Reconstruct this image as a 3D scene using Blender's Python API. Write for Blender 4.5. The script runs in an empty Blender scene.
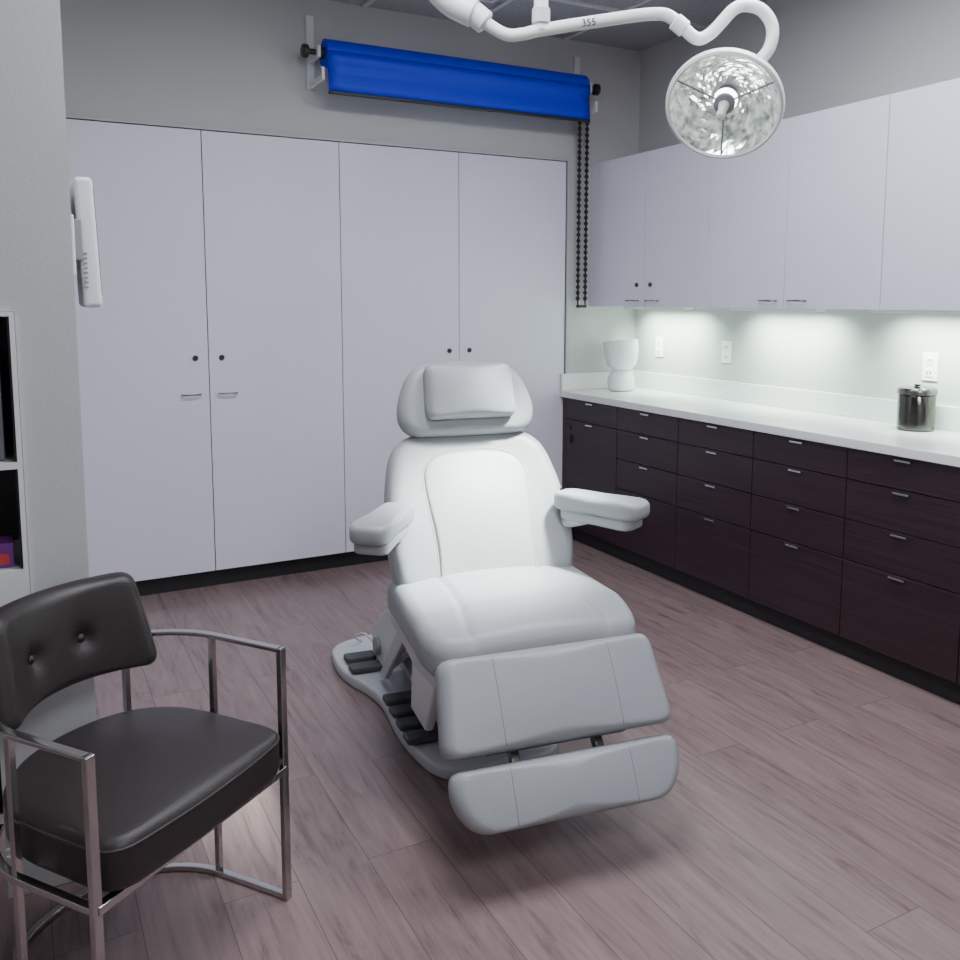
import bpy, math, random
from mathutils import Vector, Matrix
random.seed(4)
D=bpy.data; S=bpy.context.scene; COL=S.collection

# ------------------------------------------------------------------ materials
def mat(name,color,rough=0.5,metal=0.0,bump=0.0,bscale=200,emit=None,estr=0,coat=0,var=0.0,vscale=3,spec=None):
    m=D.materials.new(name); m.use_nodes=True
    nt=m.node_tree; b=nt.nodes['Principled BSDF']
    b.inputs['Base Color'].default_value=(*color,1)
    b.inputs['Roughness'].default_value=rough
    b.inputs['Metallic'].default_value=metal
    if spec is not None: b.inputs['Specular IOR Level'].default_value=spec
    if coat: b.inputs['Coat Weight'].default_value=coat
    if emit:
        b.inputs['Emission Color'].default_value=(*emit,1); b.inputs['Emission Strength'].default_value=estr
    tc=nt.nodes.new('ShaderNodeTexCoord')
    if bump:
        n=nt.nodes.new('ShaderNodeTexNoise'); n.inputs['Scale'].default_value=bscale; n.inputs['Detail'].default_value=3
        bp=nt.nodes.new('ShaderNodeBump'); bp.inputs['Strength'].default_value=bump; bp.inputs['Distance'].default_value=0.002
        nt.links.new(tc.outputs['Object'],n.inputs['Vector']); nt.links.new(n.outputs['Fac'],bp.inputs['Height']); nt.links.new(bp.outputs['Normal'],b.inputs['Normal'])
    if var:
        n=nt.nodes.new('ShaderNodeTexNoise'); n.inputs['Scale'].default_value=vscale
        r=nt.nodes.new('ShaderNodeValToRGB')
        r.color_ramp.elements[0].position=.3; r.color_ramp.elements[1].position=.7
        r.color_ramp.elements[0].color=(*[c*(1-var) for c in color],1); r.color_ramp.elements[1].color=(*[min(1,c*(1+var)) for c in color],1)
        nt.links.new(tc.outputs['Object'],n.inputs['Vector']); nt.links.new(n.outputs['Fac'],r.inputs['Fac']); nt.links.new(r.outputs['Color'],b.inputs['Base Color'])
    return m

M_wall=mat('wall_paint',(.48,.475,.475),.75,bump=.25,bscale=160,var=.02)
M_wallL=mat('wall_paint_side',(.46,.465,.475),.75,bump=.25,bscale=160,var=.02)
M_splashwall=mat('wall_paint_right',(.48,.475,.47),.7,bump=.2,bscale=160)
M_cab=mat('white_laminate',(.69,.68,.785),.42,var=.012)
M_trim=mat('trim_grey',(.42,.42,.44),.5)
M_black=mat('black_toe',(.012,.012,.014),.5)
M_blackplastic=mat('black_plastic',(.02,.02,.022),.45)
M_quartz=mat('white_quartz',(.74,.75,.74),.25,var=.02,vscale=60)
M_chrome=mat('chrome',(.62,.62,.64),.18,1)
M_pull=mat('pull_metal',(.30,.30,.32),.25,1)
M_chairchrome=mat('dark_chrome',(.50,.48,.48),.14,1)
M_steel=mat('brushed_steel',(.24,.23,.215),.22,1,bump=.1,bscale=300)
M_can=mat('canister_steel',(.135,.125,.115),.16,1)
M_white=mat('white_enamel',(.66,.67,.67),.35)
M_whiteplastic=mat('white_plastic',(.62,.63,.65),.4)
M_leather=mat('light_grey_leather',(.295,.305,.325),.40,bump=.35,bscale=350)
M_leather2=mat('light_grey_leather_panel',(.34,.36,.36),.40,bump=.35,bscale=350)
M_seam=mat('seam_thread',(.38,.39,.40),.6)
M_seamd=mat('seam_dark',(.20,.205,.215),.7)  # darker grey for the stitched seam lines on seat, leg and foot cushions
M_greyplastic=mat('grey_plastic',(.47,.48,.51),.4)
M_midgrey=mat('mid_grey_plastic',(.2,.21,.23),.45)
M_pedal=mat('pedal_rubber',(.06,.065,.07),.6)
M_dleather=mat('dark_brown_leather',(.021,.0155,.016),.46,bump=.3,bscale=260,spec=.45)
M_blue=mat('blue_backdrop',(.0,.022,.66),.55)
M_ceramic=mat('white_ceramic',(.78,.79,.79),.5)
M_ceil=mat('ceiling_tile',(.36,.36,.37),.9,bump=.5,bscale=90,var=.12,vscale=60)
M_grid=mat('ceiling_grid',(.62,.62,.63),.6)
M_vent=mat('vent_metal',(.34,.34,.35),.5)
M_outlet=mat('outlet_plastic',(.82,.82,.80),.35)
M_slot=mat('outlet_slot',(.05,.05,.05),.5)
M_led=mat('led_panel',(.9,.9,.9),.5,emit=(.92,.95,1.0),estr=3)
M_purple=mat('purple_card',(.16,.03,.22),.4)
M_red=mat('red_card',(.5,.05,.05),.4)
M_bind=mat('binder',(.03,.03,.035),.5)
M_bindg=mat('binder_grey',(.16,.16,.18),.5)

def floor_mat():
    m=D.materials.new('wood_plank_floor'); m.use_nodes=True; nt=m.node_tree; N=nt.nodes; L=nt.links
    b=N['Principled BSDF']; tc=N.new('ShaderNodeTexCoord'); sp=N.new('ShaderNodeSeparateXYZ'); cb=N.new('ShaderNodeCombineXYZ')
    L.new(tc.outputs['Object'],sp.inputs[0]); L.new(sp.outputs['Y'],cb.inputs['X']); L.new(sp.outputs['X'],cb.inputs['Y'])
    br=N.new('ShaderNodeTexBrick'); br.offset=.37; br.offset_frequency=2
    br.inputs['Scale'].default_value=1; br.inputs['Brick Width'].default_value=1.25; br.inputs['Row Height'].default_value=.185
    br.inputs['Mortar Size'].default_value=.0011; br.inputs['Mortar Smooth'].default_value=.3
    br.inputs['Color1'].default_value=(.0,.0,.0,1); br.inputs['Color2'].default_value=(1,1,1,1); br.inputs['Mortar'].default_value=(.5,.5,.5,1)
    L.new(cb.outputs[0],br.inputs['Vector'])
    sc=N.new('ShaderNodeVectorMath'); sc.operation='SCALE'; sc.inputs['Scale'].default_value=17; L.new(br.outputs['Color'],sc.inputs[0])
    def grain(scale,detail,rough,dist):
        mp=N.new('ShaderNodeMapping'); mp.inputs['Scale'].default_value=scale; L.new(cb.outputs[0],mp.inputs['Vector'])
        add=N.new('ShaderNodeVectorMath'); add.operation='ADD'; L.new(mp.outputs[0],add.inputs[0]); L.new(sc.outputs[0],add.inputs[1])
        n=N.new('ShaderNodeTexNoise'); n.inputs['Scale'].default_value=1.0; n.inputs['Detail'].default_value=detail; n.inputs['Roughness'].default_value=rough; n.inputs['Distortion'].default_value=dist
        L.new(add.outputs[0],n.inputs['Vector']); return n
    n1=grain((3.0,60,1),6,.65,.6); n2=grain((1.8,10,1),6,.65,2.2)
    mixf=N.new('ShaderNodeMix'); mixf.data_type='FLOAT'; mixf.inputs['Factor'].default_value=.6; L.new(n1.outputs['Fac'],mixf.inputs['A']); L.new(n2.outputs['Fac'],mixf.inputs['B'])
    r1=N.new('ShaderNodeValToRGB'); e=r1.color_ramp.elements
    e[0].position=.32; e[0].color=(.120,.078,.076,1); e[1].position=.66; e[1].color=(.262,.186,.182,1)
    mid=e.new(.46); mid.color=(.207,.143,.140,1)
    L.new(mixf.outputs['Result'],r1.inputs['Fac'])
    mr=N.new('ShaderNodeMapRange'); mr.inputs['To Min'].default_value=.92; mr.inputs['To Max'].default_value=1.06; L.new(br.outputs['Color'],mr.inputs['Value'])
    mx=N.new('ShaderNodeVectorMath'); mx.operation='SCALE'; L.new(r1.outputs['Color'],mx.inputs[0]); L.new(mr.outputs[0],mx.inputs['Scale'])
    mm=N.new('ShaderNodeMix'); mm.data_type='RGBA'; L.new(br.outputs['Fac'],mm.inputs['Factor']); L.new(mx.outputs[0],mm.inputs['A']); mm.inputs['B'].default_value=(.10,.066,.065,1)
    L.new(mm.outputs['Result'],b.inputs['Base Color'])
    b.inputs['Roughness'].default_value=.27
    bp=N.new('ShaderNodeBump'); bp.inputs['Strength'].default_value=.10; bp.inputs['Distance'].default_value=.003; L.new(n1.outputs['Fac'],bp.inputs['Height']); L.new(bp.outputs[0],b.inputs['Normal'])
    return m
M_floor=floor_mat()

def dark_wood():
    m=D.materials.new('espresso_wood'); m.use_nodes=True; nt=m.node_tree; N=nt.nodes; L=nt.links
    b=N['Principled BSDF']; tc=N.new('ShaderNodeTexCoord'); mp=N.new('ShaderNodeMapping'); mp.inputs['Scale'].default_value=(3,2.5,130)
    L.new(tc.outputs['Object'],mp.inputs['Vector']); n=N.new('ShaderNodeTexNoise'); n.inputs['Scale'].default_value=1; n.inputs['Detail'].default_value=5
    L.new(mp.outputs[0],n.inputs['Vector']); r=N.new('ShaderNodeValToRGB'); e=r.color_ramp.elements
    e[0].position=.35;e[0].color=(.018,.008,.0115,1); e[1].position=.7; e[1].color=(.038,.0185,.025,1)
    L.new(n.outputs['Fac'],r.inputs['Fac']); L.new(r.outputs['Color'],b.inputs['Base Color']); b.inputs['Roughness'].default_value=.33
    return m
M_dark=dark_wood()

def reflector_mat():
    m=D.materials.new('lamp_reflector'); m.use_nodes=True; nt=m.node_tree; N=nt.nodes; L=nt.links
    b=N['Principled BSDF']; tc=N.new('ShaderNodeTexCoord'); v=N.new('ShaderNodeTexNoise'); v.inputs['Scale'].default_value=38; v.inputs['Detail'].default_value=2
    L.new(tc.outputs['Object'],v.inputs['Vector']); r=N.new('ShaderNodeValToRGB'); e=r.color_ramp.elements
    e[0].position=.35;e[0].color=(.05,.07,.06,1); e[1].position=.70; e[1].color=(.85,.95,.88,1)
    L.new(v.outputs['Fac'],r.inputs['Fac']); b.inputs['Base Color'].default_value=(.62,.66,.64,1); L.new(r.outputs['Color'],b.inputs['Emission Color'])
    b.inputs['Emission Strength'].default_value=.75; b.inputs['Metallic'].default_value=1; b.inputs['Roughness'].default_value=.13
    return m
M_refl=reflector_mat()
M_bulb=mat('lamp_bulb',(1,1,1),.3,emit=(.95,1,.95),estr=12)

# ------------------------------------------------------------------ helpers
def empty(name,loc=(0,0,0),rz=0):
    e=D.objects.new(name,None); e.location=loc; e.rotation_euler=(0,0,rz); e.empty_display_size=.1; COL.objects.link(e); return e
def mesh_obj(name,verts,faces,m,parent=None,smooth=False,bevel=0,seg=3):
    me=D.meshes.new(name); me.from_pydata([tuple(v) for v in verts],[],faces); me.update()
    o=D.objects.new(name,me); COL.objects.link(o)
    ms=m if isinstance(m,(list,tuple)) else [m]
    for x in ms: me.materials.append(x)
    if smooth:
        for p in me.polygons: p.use_smooth=True
    if bevel:
        b=o.modifiers.new('bevel','BEVEL'); b.width=bevel; b.segments=seg; b.limit_method='ANGLE'; b.angle_limit=math.radians(35)
        for p in me.polygons: p.use_smooth=True
        w=o.modifiers.new('wn','WEIGHTED_NORMAL'); w.keep_sharp=True
    if parent: o.parent=parent
    return o
BF=[(0,3,2,1),(4,5,6,7),(0,1,5,4),(1,2,6,5),(2,3,7,6),(3,0,4,7)]
def boxv(a,b):
    x0,y0,z0=a;x1,y1,z1=b
    return [Vector(p) for p in [(x0,y0,z0),(x1,y0,z0),(x1,y1,z0),(x0,y1,z0),(x0,y0,z1),(x1,y0,z1),(x1,y1,z1),(x0,y1,z1)]]
def box(name,a,b,m,parent=None,bevel=0,M=None,seg=3):
    v=boxv(a,b)
    if M: v=[M@p for p in v]
    return mesh_obj(name,v,BF,m,parent,bevel=bevel,seg=seg)
def boxes(name,lst,m,parent=None,bevel=0):
    V=[];F=[]
    for a,b in lst:
        n=len(V); V+=boxv(a,b); F+=[tuple(i+n for i in f) for f in BF]
    return mesh_obj(name,V,F,m,parent,bevel=bevel,seg=2)
def frameM(o,x,y):
    x=Vector(x).normalized(); y=Vector(y); z=x.cross(y).normalized(); y=z.cross(x)
    M=Matrix.Identity(4)
    for i in range(3): M[i][0]=x[i];M[i][1]=y[i];M[i][2]=z[i];M[i][3]=o[i]
    return M
def dirM(o,z):
    q=Vector(z).normalized().to_track_quat('Z','Y'); return Matrix.Translation(Vector(o))@q.to_matrix().to_4x4()
def lathe(name,prof,m,parent=None,M=None,n=48,smooth=True,caps=True,jit=0):
    V=[];F=[]
    for (r,z) in prof:
        for i in range(n):
            a=2*math.pi*i/n; V.append(Vector((r*math.cos(a),r*math.sin(a),z+(random.uniform(-jit,jit) if jit else 0))))
    for k in range(len(prof)-1):
        for i in range(n):
            j=(i+1)%n; F.append((k*n+i,k*n+j,(k+1)*n+j,(k+1)*n+i))
    if caps and prof[0][0]>1e-6: F.append(tuple(reversed(range(n))))
    if caps and prof[-1][0]>1e-6: F.append(tuple((len(prof)-1)*n+i for i in range(n)))
    if M: V=[M@v for v in V]
    o=mesh_obj(name,V,F,m,parent)
    me=o.data
    for p in me.polygons: p.use_smooth=smooth
    if smooth:
        try: me.set_sharp_from_angle(angle=math.radians(38))
        except Exception: pass
    return o
def cyl(name,p0,p1,r,m,parent=None,n=32,bev=0.15):
    p0=Vector(p0);p1=Vector(p1);L=(p1-p0).length; c=min(r*bev,L*.3)
    return lathe(name,[(0,0),(r-c,0),(r,c),(r,L-c),(r-c,L),(0,L)],m,parent,dirM(p0,p1-p0),n)
def catmull(pts,k=10,closed=False):
    P=[Vector(p) for p in pts]; n=len(P); out=[]
    rng=range(n) if closed else range(n-1)
    for i in rng:
        if closed: a,b,c,d=P[(i-1)%n],P[i],P[(i+1)%n],P[(i+2)%n]
        else: a,b,c,d=P[max(i-1,0)],P[i],P[i+1],P[min(i+2,n-1)]
        for j in range(k):
            t=j/k; out.append(.5*((2*b)+(c-a)*t+(2*a-5*b+4*c-d)*t*t+(3*b-a-3*c+d)*t**3))
    if not closed: out.append(P[-1])
    return out
def tube(name,pts,r,m,parent=None,n=14,closed=False):
    P=[Vector(p) for p in pts]; N=len(P); rs=r if isinstance(r,(list,tuple)) else [r]*N
    T=[]
    for i in range(N):
        if closed: T.append((P[(i+1)%N]-P[i-1]).normalized())
        else: T.append((P[min(i+1,N-1)]-P[max(i-1,0)]).normalized())
    up=Vector((0,0,1)) if abs(T[0].z)<.9 else Vector((1,0,0))
    u=(up-T[0]*up.dot(T[0])).normalized(); V=[];F=[]
    for i in range(N):
        u=(u-T[i]*u.dot(T[i])).normalized(); w=T[i].cross(u)
        for k in range(n):
            a=2*math.pi*k/n; V.append(P[i]+(u*math.cos(a)+w*math.sin(a))*rs[i])
    for i in range(N if closed else N-1):
        for k in range(n):
            j=(i+1)%N; F.append((i*n+k,i*n+(k+1)%n,j*n+(k+1)%n,j*n+k))
    if not closed: F.append(tuple(reversed(range(n)))); F.append(tuple((N-1)*n+k for k in range(n)))
    return mesh_obj(name,V,F,m,parent,smooth=True)
def flatbar(name,pts,w,h,m,parent=None):
    P=[Vector(p) for p in pts];N=len(P);V=[];F=[]
    for i in range(N):
        t=(P[min(i+1,N-1)]-P[max(i-1,0)]); t.z=0; t.normalize(); s=Vector((t.y,-t.x,0)); z=Vector((0,0,1))
        for a,b in ((-1,-1),(1,-1),(1,1),(-1,1)): V.append(P[i]+s*(a*w/2)+z*(b*h/2))
    for i in range(N-1):
        for k in range(4): F.append((i*4+k,i*4+(k+1)%4,(i+1)*4+(k+1)%4,(i+1)*4+k))
    F.append((3,2,1,0)); F.append(tuple((N-1)*4+k for k in range(4)))
    o=mesh_obj(name,V,F,m,parent,bevel=.002,seg=2); return o
def rpoly(pts,rad,k=8):
    P=[Vector((p[0],p[1])) for p in pts]; n=len(P); out=[]
    for i in range(n):
        r=rad[min(i,len(rad)-1)] if isinstance(rad,(list,tuple)) else rad
        p0,p1,p2=P[i-1],P[i],P[(i+1)%n]
        la=(p0-p1).length; lb=(p2-p1).length
        a=p1+(p0-p1)/la*min(r,la*.49); b=p1+(p2-p1)/lb*min(r,lb*.49)
        for j in range(k+1):
            t=j/k; out.append(a*(1-t)**2+p1*2*t*(1-t)+b*t*t)
    return out
def resample(pts,n):
    P=pts+[pts[0]]; d=[0]
    for i in range(len(P)-1): d.append(d[-1]+(P[i+1]-P[i]).length)
    L=d[-1]; out=[];k=0
    for i in range(n):
        s=L*i/n
        while d[k+1]<s: k+=1
        t=(s-d[k])/max(1e-9,d[k+1]-d[k]); out.append(P[k].lerp(P[k+1],t))
    return out
class Puffy:
    def __init__(s,name,outline,T,r,crown,m,M=None,parent=None,deform=None,n=112,bcrown=0,inner=12,center=None):
        s.T=T;s.crown=crown;s.M=M or Matrix.Identity(4);s.deform=deform;s.parent=parent
        O=resample(outline,n); xs=[p.x for p in O];ys=[p.y for p in O]
        s.c=Vector(((min(xs)+max(xs))/2,(min(ys)+max(ys))/2)) if center is None else Vector(center)
        s.a=(max(xs)-min(xs))/2; s.b=(max(ys)-min(ys))/2; s.O=O
        rings=[]
        K=6
        for sign in (-1,1):
            cr=crown if sign>0 else bcrown; R=[]
            for j in range(K+1):
                ph=math.pi/2*j/K; d=r*(1-math.cos(ph)); ring=[]
                for p in O:
                    v=p-s.c;L=v.length; q=s.c+v*((L-d)/L); ring.append((q.x,q.y,sign*(T/2-r+r*math.sin(ph)+s.cr(q.x,q.y,cr)*math.sin(ph))))
                R.append(ring)
            for j in range(1,inner):
                k=1-j/inner; ring=[]
                for p in O:
                    v=p-s.c;L=v.length; q=s.c+v/L*((L-r)*k); ring.append((q.x,q.y,sign*(T/2+s.cr(q.x,q.y,cr))))
                R.append(ring)
            if sign<0: rings+=list(reversed(R))
            else: rings+=R
        V=[];F=[]
        for R in rings: V+=[Vector(p) for p in R]
        nb=len(V); V.append(Vector((s.c.x,s.c.y,-(T/2+s.cr(s.c.x,s.c.y,bcrown))))); V.append(Vector((s.c.x,s.c.y,T/2+s.cr(s.c.x,s.c.y,crown))))
        for k in range(len(rings)-1):
            for i in range(n):
                j=(i+1)%n; F.append((k*n+i,k*n+j,(k+1)*n+j,(k+1)*n+i))
        for i in range(n):
            j=(i+1)%n; F.append((nb,j,i)); F.append((nb+1,(len(rings)-1)*n+i,(len(rings)-1)*n+j))
        V=[s.tr(v) for v in V]
        s.obj=mesh_obj(name,V,F,m,parent,smooth=True)
    def cr(s,x,y,c):
        return c*max(0,1-((x-s.c.x)/s.a)**2)*max(0,1-((y-s.c.y)/s.b)**2)
    def tr(s,v):
        if s.deform: v=s.deform(Vector(v))
        return s.M@Vector(v)
    def seam(s,name,pts,m,r=.0022,off=0.0,closed=False):
        P=[s.tr(Vector((p[0],p[1],s.T/2+s.cr(p[0],p[1],s.crown)+off))) for p in pts]
        return tube(name,P,r,m,s.parent,8,closed)

# ------------------------------------------------------------------ room shell
YB=4.45; XR=3.437; XC=.125; YC=2.31; H=2.94; XL=-1.7; YF=-1.8
box('floor',(XL-.1,YF-.1,-.1),(XR+.1,YB+.7,0),M_floor)
box('ceiling',(XL-.1,YF-.1,H+.012),(XR+.1,YB+.7,H+.1),M_ceil)
grid=[]
x=XL+.31
while x<XR: grid.append(((x-.012,YF,H),(x+.012,YB,H+.014))); x+=.61
y=YF+.2
while y<YB: grid.append(((XL,y-.012,H+.001),(XR,y+.012,H+.014))); y+=.61
boxes('trim_ceiling_grid',grid,M_grid)
boxes('wall_back',[((XC-.1,YB,2.275),(XR+.1,YB+.7,H+.012)),((2.922,YB,0),(XR+.1,YB+.7,2.275))],M_wall)
box('wall_right',(XR,YF-.1,0),(XR+.1,YB,H+.012),M_splashwall)
NX0,NX1,NZ0,NZ1=-.95,-.004,.73,1.425
boxes('wall_left',[((XL-.1,YC,0),(NX0,YB+.7,H+.012)),((NX1,YC,0),(XC,YB+.7,H+.012)),((NX0,YC,NZ1),(NX1,YB+.7,H+.012)),((NX0,YC,0),(NX1,YB+.7,NZ0)),((NX0,YC+.32,NZ0),(NX1,YB+.7,NZ1))],M_wallL)
box('wall_left_side',(XL-.1,YF-.1,0),(XL,YC,H+.012),M_wallL)
box('wall_front',(XL,YF-.1,0),(XR,YF,H+.012),M_wall)
M_base=mat('baseboard_paint',(.62,.62,.63),.4)
boxes('baseboard_left',[((XL,YC-.014,0),(XC+.014,YC,.11)),((XL,YC-.010,.11),(XC+.010,YC,.125)),((XC,YC,0),(XC+.014,YB,.11))],M_base,bevel=.003)
boxes('trim_cabinet',[((XC,YB-.012,2.262),(2.935,YB,2.282)),((2.915,YB-.012,0),(2.935,YB,2.262))],M_trim)

# ceiling vent
v=empty('ceiling_vent',(1.9,3.75,H))
box('vent_frame',(-.29,-.29,-.014),(.29,.29,0),M_grid,v,bevel=.003)
boxes('vent_slats',[((-.26,-.26+i*.04,-.02),(.26,-.24+i*.04,-.013)) for i in range(13)],M_vent,v)

# ------------------------------------------------------------------ tall wardrobe cabinets
w=empty('wardrobe_cabinet')
box('carcass',(XC+.016,YB+.03,.09),(2.913,YB+.6,2.26),M_black,w)
box('toe_kick',(XC+.016,YB+.045,0.0),(2.913,YB+.6,.09),M_black,w)
edges=[.138,.827,1.516,2.205,2.913]
for i in range(4):
    box('door_leaf_%d'%(i+1),(edges[i]+.002,YB+.002,.09),(edges[i+1]-.002,YB+.024,2.259),M_cab,w,bevel=.0015)
def pull_y(parent,xc,z,yf,wd=.085,nm='pull'):
    P=[(xc-wd/2,yf,z),(xc-wd/2,yf-.022,z),(xc-wd/2+.006,yf-.03,z),(xc+wd/2-.006,yf-.03,z),(xc+wd/2,yf-.022,z),(xc+wd/2,yf,z)]
    tube(nm,P,.0042,M_pull,parent,10)
for k,c in enumerate((.827,2.205)):
    for s in (-1,1):
        pull_y(w,c+s*.088,.99,YB+.003,nm='pull')
        cyl('lock',(c+s*.063,YB+.004,1.168),(c+s*.063,YB-.008,1.168),.013,M_blackplastic,w)

# ------------------------------------------------------------------ right upper cabinets
u=empty('wall_cabinet')
XU=3.085; ZU0=1.412; ZU1=2.255
box('carcass',(XU+.02,.88,ZU0+.004),(XR-.001,YB-.002,ZU1),M_cab,u)
ey=[YB-.018-.506*i for i in range(8)]
box('filler',(XU,YB-.017,ZU0),(XU+.02,YB-.002,ZU1),M_cab,u)
for i in range(7):
    box('door_leaf_%d'%(i+1),(XU,ey[i+1]+.002,ZU0),(XU+.019,ey[i]-.002,ZU1),M_cab,u,bevel=.0015)
def pull_x(parent,yc,z,xf,wd=.085):
    P=[(xf,yc-wd/2,z),(xf-.022,yc-wd/2,z),(xf-.03,yc-wd/2+.006,z),(xf-.03,yc+wd/2-.006,z),(xf-.022,yc+wd/2,z),(xf,yc+wd/2,z)]
    tube('pull',P,.0048,M_pull,parent,10)
for c in (1,3,5):
    for s in (-1,1): pull_x(u,ey[c]+s*.085,ZU0+.035,XU+.001)
for s in (-1,1): cyl('lock',(XU+.002,ey[1]+s*.06,1.535),(XU-.008,ey[1]+s*.06,1.535),.012,M_blackplastic,u)

# ------------------------------------------------------------------ base cabinets + counter
bc=empty('base_cabinet')
XB=2.902
box('carcass',(XB+.022,-1.2,.09),(XR-.001,YB-.002,.868),M_dark,bc)
box('toe_kick',(XB+.035,-1.2,0),(XR-.001,YB-.002,.09),M_black,bc)
by=[YB-.040-.508*i for i in range(12)]
box('filler',(XB,by[0],.09),(XB+.022,YB-.002,.866),M_dark,bc)
rows=[.866,.742,.58,.415,.088]
for i in range(11):
    y0,y1=by[i+1]+.002,by[i]-.002
    if i==0: rr=[.866,.742,.088]
    else: rr=rows
    for k in range(len(rr)-1):
        box('drawer_%d_%d'%(i+1,k+1),(XB,y0,rr[k+1]+.002),(XB+.021,y1,rr[k]-.002),M_dark,bc,bevel=.0012)
        if i==0 and k==1:
            cyl('lock',(XB+.003,y1-.04,.69),(XB-.009,y1-.04,.69),.012,M_blackplastic,bc); box('lock_hasp',(XB-.012,y1-.06,.60),(XB,y1-.03,.65),M_blackplastic,bc,bevel=.002)
        yc=(y0+y1)/2; z=rr[k]-.010
        box('tab_pull',(XB-.013,yc-.034,z-.002),(XB+.002,yc+.034,z+.001),M_chrome,bc,bevel=.0006)
        box('tab_pull_lip',(XB-.015,yc-.034,z-.007),(XB-.0125,yc+.034,z+.001),M_chrome,bc,bevel=.0006)
boxes('countertop',[((2.882,-1.2,.87),(XR-.001,YB-.001,.908))],M_quartz,bevel=.003)
boxes('trim_backsplash',[((XR-.021,-1.2,.909),(XR-.001,YB-.022,1.01)),((2.882,YB-.021,.909),(XR-.001,YB-.001,1.01))],M_quartz,bevel=.002)

# outlets
for i,yy in enumerate((4.204,3.634,2.415)):
    o=empty('power_outlet',(XR,yy,1.168))
    box('plate',(-.007,-.036,-.06),(0,.036,.06),M_outlet,o,bevel=.003)
    for s in (-1,1):
        box('socket',(-.010,-.018,s*.026-.017),(-.005,.018,s*.026+.017),M_outlet,o,bevel=.002)
        for t in (-1,1): box('slot',(-.0112,t*.007-.002,s*.026-.007),(-.009,t*.007+.002,s*.026+.007),M_slot,o)

# canister
cn=empty('steel_canister',(3.325,2.392,.908))
lathe('body',[(0,0),(.068,0),(.073,.005),(.073,.146),(.071,.149),(.075,.153)],M_can,cn)
lathe('lid',[(0.075,.15),(.078,.152),(.078,.170),(.073,.178),(.03,.181),(.012,.182),(.010,.186),(.016,.189),(.016,.193),(0,.195)],M_steel,cn)
# sculptural vase
vs=empty('sculptural_vase',(3.20,4.27,.908))
lathe('lower_bowl',[(0,0),(.06,0),(.075,.01),(.082,.045),(.080,.075),(.065,.11),(.05,.125),(0,.13)],M_ceramic,vs)
Mv=Matrix.Translation((0,0,.2))@Matrix.Rotation(math.radians(-9),4,'X')
lathe('upper_bowl',[(0,-.085),(.05,-.078),(.085,-.045),(.10,.0),(.106,.05),(.106,.10),(.098,.10),(.098,.05),(.09,.0),(.075,-.04),(0,-.06)],M_ceramic,vs,Mv)

# under-cabinet light bars (tilted towards the wall)
for i,yy in enumerate((4.05,3.15,2.3,1.4)):
    b=box('under_cabinet_light',(3.25,yy-.28,ZU0-.014),(3.31,yy+.28,ZU0+.003),M_whiteplastic,bevel=.002)
    if i: b.name='under_cabinet_light.%03d'%i
    l=D.lights.new('strip_lamp','AREA'); l.shape='RECTANGLE'; l.size=.04; l.size_y=.5; l.energy=[8.5,8,8,4][i]; l.color=(.74,1,.82); l.spread=math.radians(120)
    lo=D.objects.new('strip_lamp',l); lo.location=(3.28,yy,ZU0-.028); lo.rotation_euler=(0,math.radians(-30),0); COL.objects.link(lo); lo.parent=b

# ------------------------------------------------------------------ blue backdrop
bd=empty('backdrop_roller')
X0,X1=1.405,2.94; yc,zc,R=4.33,2.658,.068
prof=[(yc+R*math.cos(a),zc+R*math.sin(a)) for a in [math.radians(t) for t in range(0,360,15)]]
V=[];F=[];n=len(prof)
for X in (X0,X1):
    for p in prof: V.append((X,p[0],p[1]))
for i in range(n): F.append((i,(i+1)%n,n+(i+1)%n,n+i))
F+= [tuple(reversed(range(n))),tuple(range(n,2*n))]
mesh_obj('roll',V,F,M_blue,bd,smooth=True).data.set_sharp_from_angle(angle=.7)
zs=[2.658,2.625,2.60,2.585,2.545,2.505,2.465]; ysx=[yc-R,yc-R-.004,yc-R+.004,yc-R+.014,yc-R+.006,yc-R+.001,yc-R]
V=[];F=[];N=24
for k in range(len(zs)):
    for i in range(N+1):
        V.append((X0+(X1-X0)*i/N,ysx[k]-.001+.0012*math.sin(i*1.3+k),zs[k]))
for k in range(len(zs)-1):
    for i in range(N): F.append((k*(N+1)+i,k*(N+1)+i+1,(k+1)*(N+1)+i+1,(k+1)*(N+1)+i))
o=mesh_obj('hanging_sheet',V,F,M_blue,bd,smooth=True); sm=o.modifiers.new('s','SOLIDIFY'); sm.thickness=.003
box('bottom_bar',(X0,yc-R-.012,2.452),(X1,yc-R+.01,2.467),M_blackplastic,bd,bevel=.004)
for xx,s in ((1.37,-1),(2.97,1)):
    box('bracket_plate',(xx-.02,4.435,2.50),(xx+.02,4.45,2.86),M_white,bd,bevel=.003)
    box('bracket_arm',(xx-.008,4.29,2.628),(xx+.008,4.437,2.683),M_white,bd,bevel=.003)
    box('bracket_arm_lower',(xx-.008,4.25,2.51),(xx+.008,4.437,2.535),M_white,bd,bevel=.003)
    box('bracket_hook',(xx-.008,4.235,2.51),(xx+.008,4.25,2.57),M_white,bd,bevel=.003)
    cyl('roller_axle',(xx,yc,zc),(xx+s*.06,yc,zc),.014,M_blackplastic,bd)
    cyl('knob',(xx+s*.045,yc,zc),(xx+s*.075,yc,zc),.032,M_blackplastic,bd)
    cyl('roller_core',(xx,yc,zc),(xx-s*.05,yc,zc),.03,M_blackplastic,bd)
V=[];F=[]
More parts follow.
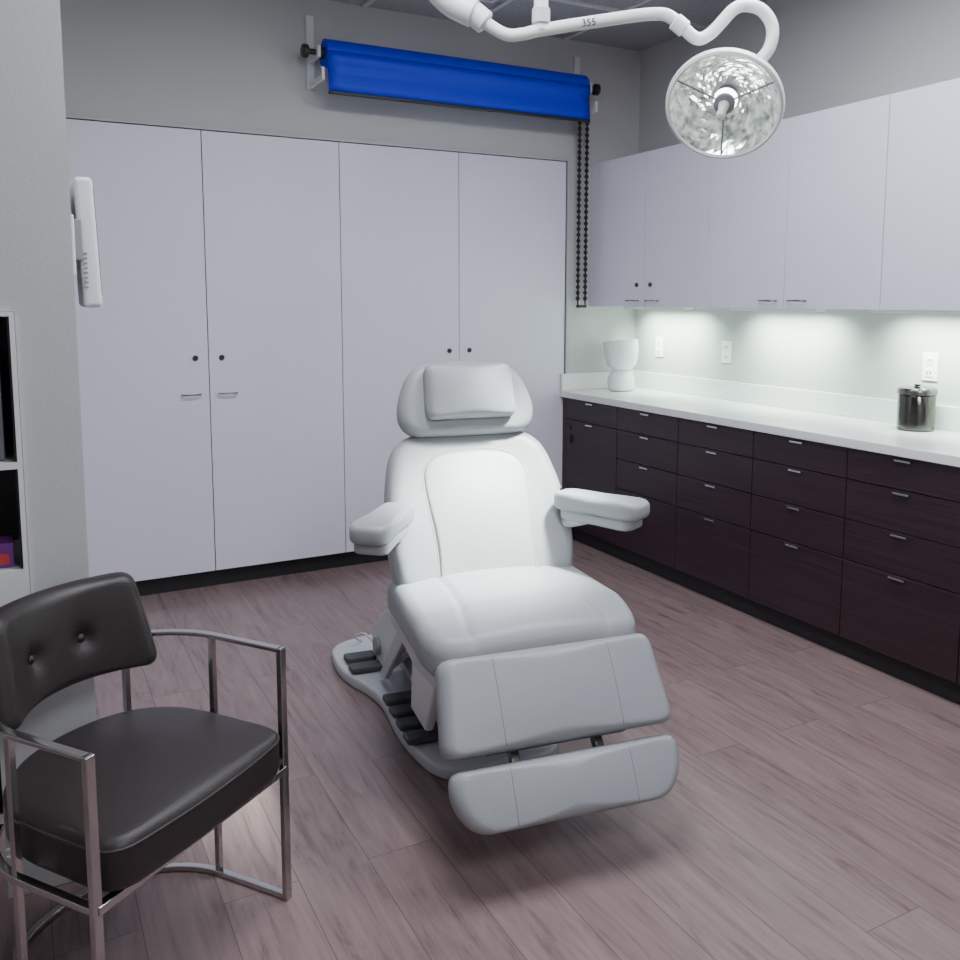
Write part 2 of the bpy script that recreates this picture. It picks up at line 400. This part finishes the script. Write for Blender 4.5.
def bead(c,r):
    n0=len(V)
    pts=[(0,0,1),(1,0,0),(0,1,0),(-1,0,0),(0,-1,0),(0,0,-1)]
    for p in pts: V.append((c[0]+p[0]*r,c[1]+p[1]*r,c[2]+p[2]*r*1.3))
    for f in [(0,1,2),(0,2,3),(0,3,4),(0,4,1),(5,2,1),(5,3,2),(5,4,3),(5,1,4)]: F.append(tuple(i+n0 for i in f))
for dx in (-.026,.026):
    z=2.65
    while z>1.44: bead((2.995+dx,4.40,z),.0175); z-=.034
ch=mesh_obj('pull_chain_beads',V,F,M_blackplastic,bd)
for dx in (-.026,.026): cyl('chain_cord',(2.995+dx,4.40,1.42),(2.995+dx,4.40,2.67),.005,M_blackplastic,bd,8)
box('chain_weight',(2.965,4.385,1.405),(3.025,4.415,1.422),M_blackplastic,bd,bevel=.003)
box('chain_bracket',(2.96,4.39,2.64),(3.03,4.45,2.69),M_blackplastic,bd,bevel=.003)

# ------------------------------------------------------------------ exam chair
ex=empty('exam_chair',(1.274,2.358,0),math.radians(-8.3))
Puffy('base_plate',rpoly([(-.2,-.14),(.2,-.14),(.265,.15),(.25,.46),(.355,.70),(.355,.95),(.2,1.03),(-.2,1.03),(-.355,.95),(-.355,.70),(-.25,.46),(-.265,.15)],[.12,.12,.2,.2,.10,.08,.12,.12,.08,.10,.2,.2]),.045,.014,0,M_greyplastic,Matrix.Translation((0,0,.0235)),ex,inner=4,center=(0,.46))
Puffy('base_cover',rpoly([(-.13,.0),(.13,.0),(.13,.85),(-.13,.85)],.06),.07,.02,0,M_whiteplastic,Matrix.Translation((0,0,.075)),ex,inner=4)
for k,ly in enumerate((.08,.175,.27,.365)):
    Mx=Matrix.Translation((-.200,ly,.058))@Matrix.Rotation(math.radians(-6),4,'X')
    Puffy('pedal',rpoly([(-.060,-.040),(.060,-.040),(.060,.040),(-.060,.040)],.012),.020,.006,0,M_pedal,Mx,ex,n=40,inner=3)
for k,ly in enumerate((.67,.77)):
    Mx=Matrix.Translation((-.262,ly,.058))@Matrix.Rotation(math.radians(-6),4,'X')
    Puffy('pedal',rpoly([(-.06,-.040),(.06,-.040),(.06,.040),(-.06,.040)],.012),.020,.006,0,M_pedal,Mx,ex,n=40,inner=3)
def slab(name,pts,x0,x1,m,bev=.008):
    n=len(pts); V=[(x0,p[0],p[1]) for p in pts]+[(x1,p[0],p[1]) for p in pts]
    F=[tuple(range(n)),tuple(reversed(range(n,2*n)))]+[(i,n+i,n+(i+1)%n,(i+1)%n) for i in range(n)]
    return mesh_obj(name,V,F,m,ex,bevel=bev)
for s in (-1,1):
    a,b=sorted((s*.165,s*.205)); slab('lift_arm',[(.60,.06),(.80,.06),(.82,.16),(.30,.47),(.02,.47),(.05,.40)],a,b,M_whiteplastic)
    a,b=sorted((s*.215,s*.235)); slab('lift_link',[(.48,.08),(.55,.08),(.20,.42),(.10,.42)],a,b,M_greyplastic,.005)
    a,b=sorted((s*.18,s*.21)); slab('front_shroud',[(.02,.10),(.20,.10),(.16,.45),(-.18,.45)],a,b,M_whiteplastic,.01)
    cyl('lift_pivot',(s*.16,.68,.13),(s*.225,.68,.13),.035,M_midgrey,ex)
    cyl('lift_pivot_top',(s*.16,.16,.41),(s*.245,.16,.41),.03,M_midgrey,ex)
slab('lift_column',[(.12,.10),(.62,.10),(.40,.44),(.02,.44)],-.15,.15,M_midgrey,.02)
tube('power_cable',catmull([(-.2,.72,.1),(-.24,.76,.15),(-.26,.88,.10),(-.22,.94,.05)],8),.004,M_whiteplastic,ex,8)
# seat pan
Puffy('seat_pan',rpoly([(-.285,-.36),(.285,-.36),(.29,.16),(-.29,.16)],.05),.055,.015,0,M_whiteplastic,Matrix.Translation((0,0,.467)),ex,inner=3)
slab('seat_pan_side',[(-.35,.39),(-.08,.36),(.22,.40),(.22,.45),(-.35,.45)],-.27,.27,M_greyplastic,.01)
# seat cushion
def seatdef(v):
    v.z+= .012*math.cos(v.x*5)-.012 + (.03*max(0,-(v.y+.26))/.15*-1 if v.y<-.26 else 0)
    if v.z>0:   # shallow groove framing the sitting area
        e=abs(v.x)-(.165+.035*min(1,max(0,(.05-v.y)/.43))**2)
        v.z-=.006*math.exp(-(e/.010)**2)
    return v
st=Puffy('seat_cushion',rpoly([(-.285,-.425),(.285,-.425),(.325,-.33),(.31,.12),(-.31,.12),(-.325,-.33)],[.07,.07,.07,.05,.05,.07]),.12,.040,.014,M_leather,Matrix.Translation((0,0,.540)),ex,deform=seatdef,bcrown=0,n=200,inner=40)
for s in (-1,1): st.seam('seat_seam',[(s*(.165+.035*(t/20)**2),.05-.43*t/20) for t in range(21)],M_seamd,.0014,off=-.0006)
# back rest
t=math.radians(22); s_,c_=math.sin(t),math.cos(t)
MB=frameM((0,.075,.55),(1,0,0),(0,s_,c_))
def backdef(v):
    v.z+= .10*(v.x**2)*3.2 + .03*math.cos((v.y-.1)*7)*0.6
    return v
bk=Puffy('back_cushion',rpoly([(-.29,-.03),(.29,-.03),(.315,.14),(.295,.33),(.255,.465),(.14,.505),(-.14,.505),(-.255,.465),(-.295,.33),(-.315,.14)],[.05,.05,.15,.15,.08,.1,.1,.08,.15,.15]),.11,.045,.0,M_leather,MB,ex,deform=backdef)
pan=[(-.160,.0),(.160,.0),(.155,.12),(.178,.30),(.168,.385),(.09,.425),(-.09,.425),(-.168,.385),(-.178,.30),(-.155,.12)]
def paneldef(v): 
    v=Vector((v.x,v.y,v.z+.055-.007)); return backdef(v)
po=rpoly(pan,[.02,.02,.15,.12,.09,.1,.1,.09,.12,.15])
pn=Puffy('back_panel',po,.024,.011,.014,M_leather2,MB,ex,deform=paneldef)
pr=resample(po,90)
P=[MB@backdef(Vector((p.x*1.02,.22+(p.y-.22)*1.015,.0545))) for p in pr]
tube('back_piping',P,.0020,M_seam,ex,8,closed=True)
box('back_shell',(-.22,-.02,-.085),(.22,.46,-.045),M_whiteplastic,ex,bevel=.02,M=MB)
# headrest
t2=math.radians(16)
MH=frameM((0,.215,1.005),(1,0,0),(0,math.sin(t2),math.cos(t2)))
hd=Puffy('headrest_cushion',rpoly([(-.205,0),(.205,0),(.246,.07),(.195,.225),(.09,.25),(-.09,.25),(-.195,.225),(-.246,.07)],[.05,.05,.07,.08,.08,.08,.08,.07]),.085,.038,.0,M_leather,MH,ex)
MP=frameM((0,.205-.045,1.015),(1,0,0),(0,math.sin(t2),math.cos(t2)))
Puffy('head_pillow',rpoly([(-.155,.055),(.155,.055),(.150,.235),(-.150,.235)],.03),.05,.024,.022,M_leather,MP,ex)
cyl('headrest_post',(-.06,.26,.86),(-.06,.29,1.05),.012,M_chrome,ex)
cyl('headrest_post',(.06,.26,.86),(.06,.29,1.05),.012,M_chrome,ex)
box('control_tag',(.283,.10,.80),(.292,.125,.83),M_blackplastic,ex,bevel=.002)
# armrests
for s in (-1,1):
    a=math.radians(33); d=Vector((s*math.sin(a),-math.cos(a),0)); x=Vector((-d.y,d.x,0))
    org=Vector((s*.276,.055,.805))
    MA=frameM(org,x,d)
    if MA.to_3x3().col[2].z<0: MA=frameM(org,-x,d)
    Puffy('armrest_pad',rpoly([(-.047,-.02),(.047,-.02),(.060,.26),(.045,.295),(-.045,.295),(-.060,.26)],[.03,.03,.03,.03,.03,.03]),.056,.020,.003,M_leather,MA,ex,n=80,inner=5)
    MA2=MA@Matrix.Translation((0,0,-.042))
    Puffy('armrest_base',rpoly([(-.036,.0),(.036,.0),(.052,.27),(-.052,.27)],.03),.038,.012,0,M_leather,MA2,ex,n=60,inner=3)
    tube('armrest_support',catmull([org+d*.10+Vector((0,0,-.05)),org+d*.04+Vector((0,0,-.07)),Vector((s*.25,.12,.70)),Vector((s*.23,.14,.62))],8),.018,M_greyplastic,ex)
# leg rest + foot rest
def legM(y0,z0,y1,z1):
    return frameM((0,(y0+y1)/2,(z0+z1)/2),(1,0,0),(0,y0-y1,z0-z1))
ML=legM(-.425,.518,-.54,.315)
lg=Puffy('leg_cushion',rpoly([(-.326,-.120),(.326,-.120),(.306,.120),(-.306,.120)],.035),.085,.034,.008,M_leather,ML,ex)
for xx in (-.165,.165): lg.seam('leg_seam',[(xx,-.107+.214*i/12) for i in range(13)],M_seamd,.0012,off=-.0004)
MF=legM(-.565,.285,-.625,.165)
ft=Puffy('foot_cushion',rpoly([(-.27,-.077),(.27,-.077),(.320,.0),(.315,.074),(-.315,.074),(-.320,.0)],[.05,.05,.06,.03,.03,.06]),.075,.034,.006,M_leather,MF,ex)
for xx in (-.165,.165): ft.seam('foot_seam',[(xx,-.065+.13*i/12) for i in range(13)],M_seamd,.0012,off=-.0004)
for s in (-1,1):
    slab('leg_slide_rail',[(-.34,.47),(-.32,.44),(-.55,.21),(-.57,.23)],s*.12-.012,s*.12+.012,M_steel,.003)
box('leg_backplate',(-.25,-.10,-.058),(.25,.10,-.038),M_greyplastic,ex,bevel=.005,M=ML)
box('foot_backplate',(-.25,-.06,-.052),(.25,.06,-.034),M_greyplastic,ex,bevel=.005,M=MF)
cyl('foot_hinge',(-.2,-.51,.300),(.2,-.51,.300),.009,M_midgrey,ex)

# ------------------------------------------------------------------ lounge armchair
ac=empty('accent_armchair',(.292,1.82,0),math.radians(36.87))
def ring(z,front=True):
    P=[]
    if front: P+=[(.274,0,z),(.274,.1,z),(.274,.2,z)]
    for a in range(6,180,6): P.append((.274*math.cos(math.radians(a)),.2+.26*math.sin(math.radians(a)),z))
    if front: P+=[(-.274,.2,z),(-.274,.1,z),(-.274,0,z)]
    return P
flatbar('arm_rail',ring(.631),.02,.010,M_chairchrome,ac)
flatbar('floor_rail',ring(.008),.018,.013,M_chairchrome,ac)
flatbar('seat_rail',ring(.335),.018,.014,M_chairchrome,ac)
flatbar('seat_front_rail',[(-.274,0,.335),(0,0,.335),(.274,0,.335)],.02,.018,M_chairchrome,ac)
for s in (-1,1):
    box('front_leg',(s*.274-.010,-.007,0.001),(s*.274+.010,.007,.636),M_chairchrome,ac,bevel=.0015)
    box('side_upright',(s*.274-.007,.205,.012),(s*.274+.007,.219,.63),M_chairchrome,ac,bevel=.001)
    a=math.radians(50); px,py=s*.274*math.cos(a),.2+.26*math.sin(a)
    box('rear_upright',(px-.007,py-.007,.012),(px+.007,py+.007,.63),M_chairchrome,ac,bevel=.001)
so=[(-.258,-.025),(.258,-.025),(.256,.2)]+[(.254*math.cos(math.radians(a)),.2+.235*math.sin(math.radians(a))) for a in range(10,180,10)]+[(-.256,.2)]
def sdef(v):
    v.y-= .02*(1-(v.x/.26)**2)*(1 if v.y<.1 else 0)*max(0,(.1-v.y)/.12); return v
sc=Puffy('seat_cushion',rpoly(so,[.06,.06]+[.02]*19),.105,.026,.028,M_dleather,Matrix.Translation((0,0,.398)),ac,deform=sdef)
pp=resample(rpoly(so,[.06,.06]+[.02]*19),100)
tube('seat_piping',[sc.tr(Vector((p.x*.995,sc.c.y+(p.y-sc.c.y)*.995,.036))) for p in pp],.0035,M_dleather,ac,8,closed=True)
RB=.30; btn=[(-.085,-.012),(.060,-.012)]
def bdef(v):
    dz=0
    if v.z>0:
        for bx,byy in btn:
            d2=((v.x-bx)**2+(v.y-byy)**2); dz-=.016*math.exp(-d2/.0006)+.008*math.exp(-d2/.005)
    x,y,zz=v.x,v.y,v.z+dz
    a=x/RB; rr=RB-zz+ .16*y*1.0
    return Vector((rr*math.sin(a),.13+rr*math.cos(a),.680+y))
bb=Puffy('back_pad',rpoly([(-.25,-.112),(.25,-.112),(.195,.113),(-.195,.113)],.03),.06,.026,.010,M_dleather,None,ac,deform=bdef,n=160,inner=24)
for bx,byy in btn:
    p=bdef(Vector((bx,byy,.04))); lathe('tuft_button',[(0,0),(.009,0),(.010,.003),(.006,.007),(0,.008)],M_dleather,ac,dirM(p,(-p.x,-(p.y-.13),0)),16)

# ------------------------------------------------------------------ procedure light
pl=empty('procedure_light')
C=Vector((1.96,2.115,2.055)); nrm=Vector((-.62,-.48,-.62)).normalized(); ML_=dirM(C,nrm)
lathe('lamp_housing',[(0,-.105),(.05,-.103),(.10,-.085),(.145,-.045),(.168,.0),(.176,.012),(.178,.022),(.175,.034),(.168,.038),(.162,.032)],M_white,pl,ML_,64,caps=False)
rp=[]
for i in range(13):
    r=.164-(.164-.04)*i/12; rp.append((r,.030-.085*(1-((r-.04)/.124)**2)))
lathe('lamp_reflector',rp,M_refl,pl,ML_,44,smooth=False,caps=False,jit=.0022)
lathe('lamp_reflector_base',[(.045,-.054),(0,-.055)],M_midgrey,pl,ML_,32,caps=False)
lathe('bulb_carrier',[(.030,-.05),(.030,-.02),(.026,-.012),(.026,.0),(.032,.004),(.032,.018),(.026,.022),(0,.022)],M_midgrey,pl,ML_,24)
lathe('lamp_bulb',[(.032,-.028),(.036,-.02),(.036,-.008),(.028,-.002)],M_bulb,pl,ML_,24,caps=False)
lathe('sterile_handle',[(0.017,.02),(.016,.03),(.013,.05),(.014,.085),(.012,.095),(0,.098)],M_white,pl,ML_,24)
for k in range(3):
    a=k*2.094+.4
    p0=ML_@Vector((.03*math.cos(a),.03*math.sin(a),.012)); p1=ML_@Vector((.164*math.cos(a),.164*math.sin(a),.030)); cyl('lamp_strut',p0,p1,.003,M_midgrey,pl,8)
ap=[(1.272,2.512,2.345),(1.31,2.485,2.305),(1.372,2.449,2.262),(1.42,2.425,2.262),(1.472,2.401,2.275),(1.63,2.32,2.302),(1.784,2.242,2.324),(1.835,2.21,2.305),(1.889,2.176,2.25),(1.93,2.16,2.262),(1.965,2.144,2.30),(1.995,2.13,2.335),(2.03,2.115,2.350),(2.075,2.09,2.335),(2.102,2.072,2.285),(2.095,2.075,2.22),(2.06,2.11,2.165),(2.025,2.15,2.12)]
cp=catmull(ap,8); tube('lamp_arm',cp,[.019]*len(cp),M_white,pl,18)
tube('counter_hub',catmull([(1.15,2.57,2.47),(1.19,2.55,2.40),(1.235,2.53,2.355),(1.29,2.50,2.325)],8),.042,M_white,pl,24)
cyl('hub_collar',(1.285,2.502,2.33),(1.325,2.482,2.295),.036,M_whiteplastic,pl)
cyl('arm_collar',(1.835,2.212,2.303),(1.865,2.195,2.276),.026,M_white,pl)
cyl('drop_tube',(1.472,2.401,2.27),(1.472,2.401,H+.012),.022,M_white,pl)
cyl('drop_collar',(1.472,2.401,2.29),(1.472,2.401,2.34),.028,M_greyplastic,pl)
cyl('ceiling_canopy',(1.472,2.401,H-.05),(1.472,2.401,H+.01),.09,M_white,pl)
cyl('yoke_pivot',C-nrm*.125,C-nrm*.09,.03,M_white,pl)
fc=D.curves.new('arm_label','FONT'); fc.body='355'; fc.size=.030; fc.extrude=.0006; fc.align_x='CENTER'; fc.align_y='CENTER'; fc.materials.append(M_blackplastic)
fo=D.objects.new('arm_label',fc); COL.objects.link(fo); fo.parent=pl
ax=Vector((.154,-.078,.022)).normalized(); nn=Vector((-.50,-.78,-.32)); nn=(nn-ax*nn.dot(ax)).normalized(); yy_=nn.cross(ax)
fo.matrix_world=frameM(Vector((1.60,2.335,2.298))+nn*.0194,ax,yy_)
l=D.lights.new('procedure_lamp','SPOT'); l.energy=950; l.color=(.88,1,.90); l.spot_size=math.radians(33); l.spot_blend=1.0; l.shadow_soft_size=.09
lo=D.objects.new('procedure_lamp',l); COL.objects.link(lo); lo.parent=pl; pos=C+nrm*.16
tgt=Vector((1.28,2.38,.74)); lo.matrix_world=Matrix.Translation(pos)@(tgt-pos).to_track_quat('-Z','Y').to_matrix().to_4x4()
# ------------------------------------------------------------------ wall device on left return wall
wd=empty('wall_mounted_monitor',(XC,2.46,1.6))
box('mount_plate',(0,-.05,-.09),(.012,.05,.06),M_whiteplastic,wd,bevel=.003)
box('mount_arm',(.010,-.03,-.05),(.03,.03,.05),M_midgrey,wd,bevel=.003)
Mx=Matrix.Rotation(math.radians(-2),4,'Y')
box('housing',(.022,-.02,-.170),(.066,.20,.155),M_whiteplastic,wd,bevel=.012,M=Mx)
box('screen',(.065,0,-.14),(.068,.18,.13),M_blackplastic,wd,M=Mx)
boxes('vents',[((.028,-.0215,-.12+i*.012),(.040,-.0195,-.115+i*.012)) for i in range(8)],M_midgrey,wd)

# ------------------------------------------------------------------ niche bookcase
nb=empty('bookcase')
g=.001; ft_=.012
boxes('frame',[((NX0+g,YC-.012,NZ0+g),(NX0+ft_,YC+.31,NZ1-g)),((NX1-ft_,YC-.012,NZ0+g),(NX1-g,YC+.31,NZ1-g)),((NX0+ft_,YC-.012,NZ1-ft_),(NX1-ft_,YC+.31,NZ1-g)),((NX0+ft_,YC-.012,1.057),(NX1-ft_,YC+.31,1.073)),((NX0+ft_,YC-.012,NZ0+g),(NX1-ft_,YC+.31,.815))],M_white,nb)
box('back_panel',(NX0+.02,YC+.29,.815),(NX1-ft_,YC+.315,NZ1-.02),M_black,nb)
boxes('liner',[((NX1-ft_-.005,YC-.005,.816),(NX1-ft_-.0005,YC+.29,NZ1-ft_-.001)),((NX0+.02,YC-.005,NZ1-ft_-.006),(NX1-.03,YC+.29,NZ1-ft_-.0005))],M_black,nb)
bo=empty('binder_row')
for i in range(7):
    x=-.085-i*.05; box('binder_%d'%i,(x,YC+.02,1.074),(x+.044,YC+.27,1.074+.24+.02*(i%2)),M_bindg if i%3==0 else M_bind,bo,bevel=.004)
bx=empty('product_box'); box('carton',(-.10,YC+.02,.816),(-.035,YC+.10,.875),M_purple,bx,bevel=.002); box('label',(-.095,YC+.018,.825),(-.045,YC+.0205,.85),M_red,bx)

# ------------------------------------------------------------------ ceiling light panels
for i,(cx,cy) in enumerate(((.9,1.9),(2.2,1.9),(.9,-.7))):
    p=empty('ceiling_light_panel',(cx,cy,H))
    box('frame',(-.31,-.61,-.02),(.31,.61,0),M_white,p,bevel=.003); box('diffuser',(-.285,-.585,-.024),(.285,.585,-.019),M_led,p)
    l=D.lights.new('panel_lamp','AREA'); l.shape='RECTANGLE'; l.size=.55; l.size_y=1.15; l.energy=[44,44,58][i]; l.color=(.90,.93,1)
    lo=D.objects.new('panel_lamp',l); COL.objects.link(lo); lo.parent=p; lo.location=(0,0,-.03)

# ------------------------------------------------------------------ world + camera
W=D.worlds.new('World'); S.world=W; W.use_nodes=True; W.node_tree.nodes['Background'].inputs[0].default_value=(.6,.65,.75,1); W.node_tree.nodes['Background'].inputs[1].default_value=.3
cam=D.cameras.new('Camera'); co=D.objects.new('Camera',cam); COL.objects.link(co); S.camera=co
cam.sensor_width=36; cam.sensor_fit='HORIZONTAL'; cam.lens=36*879/960; cam.shift_y=-82/960; cam.clip_start=.05
co.location=(0,0,1.45); co.rotation_euler=(math.radians(90-6.35),0,math.radians(-27.7))
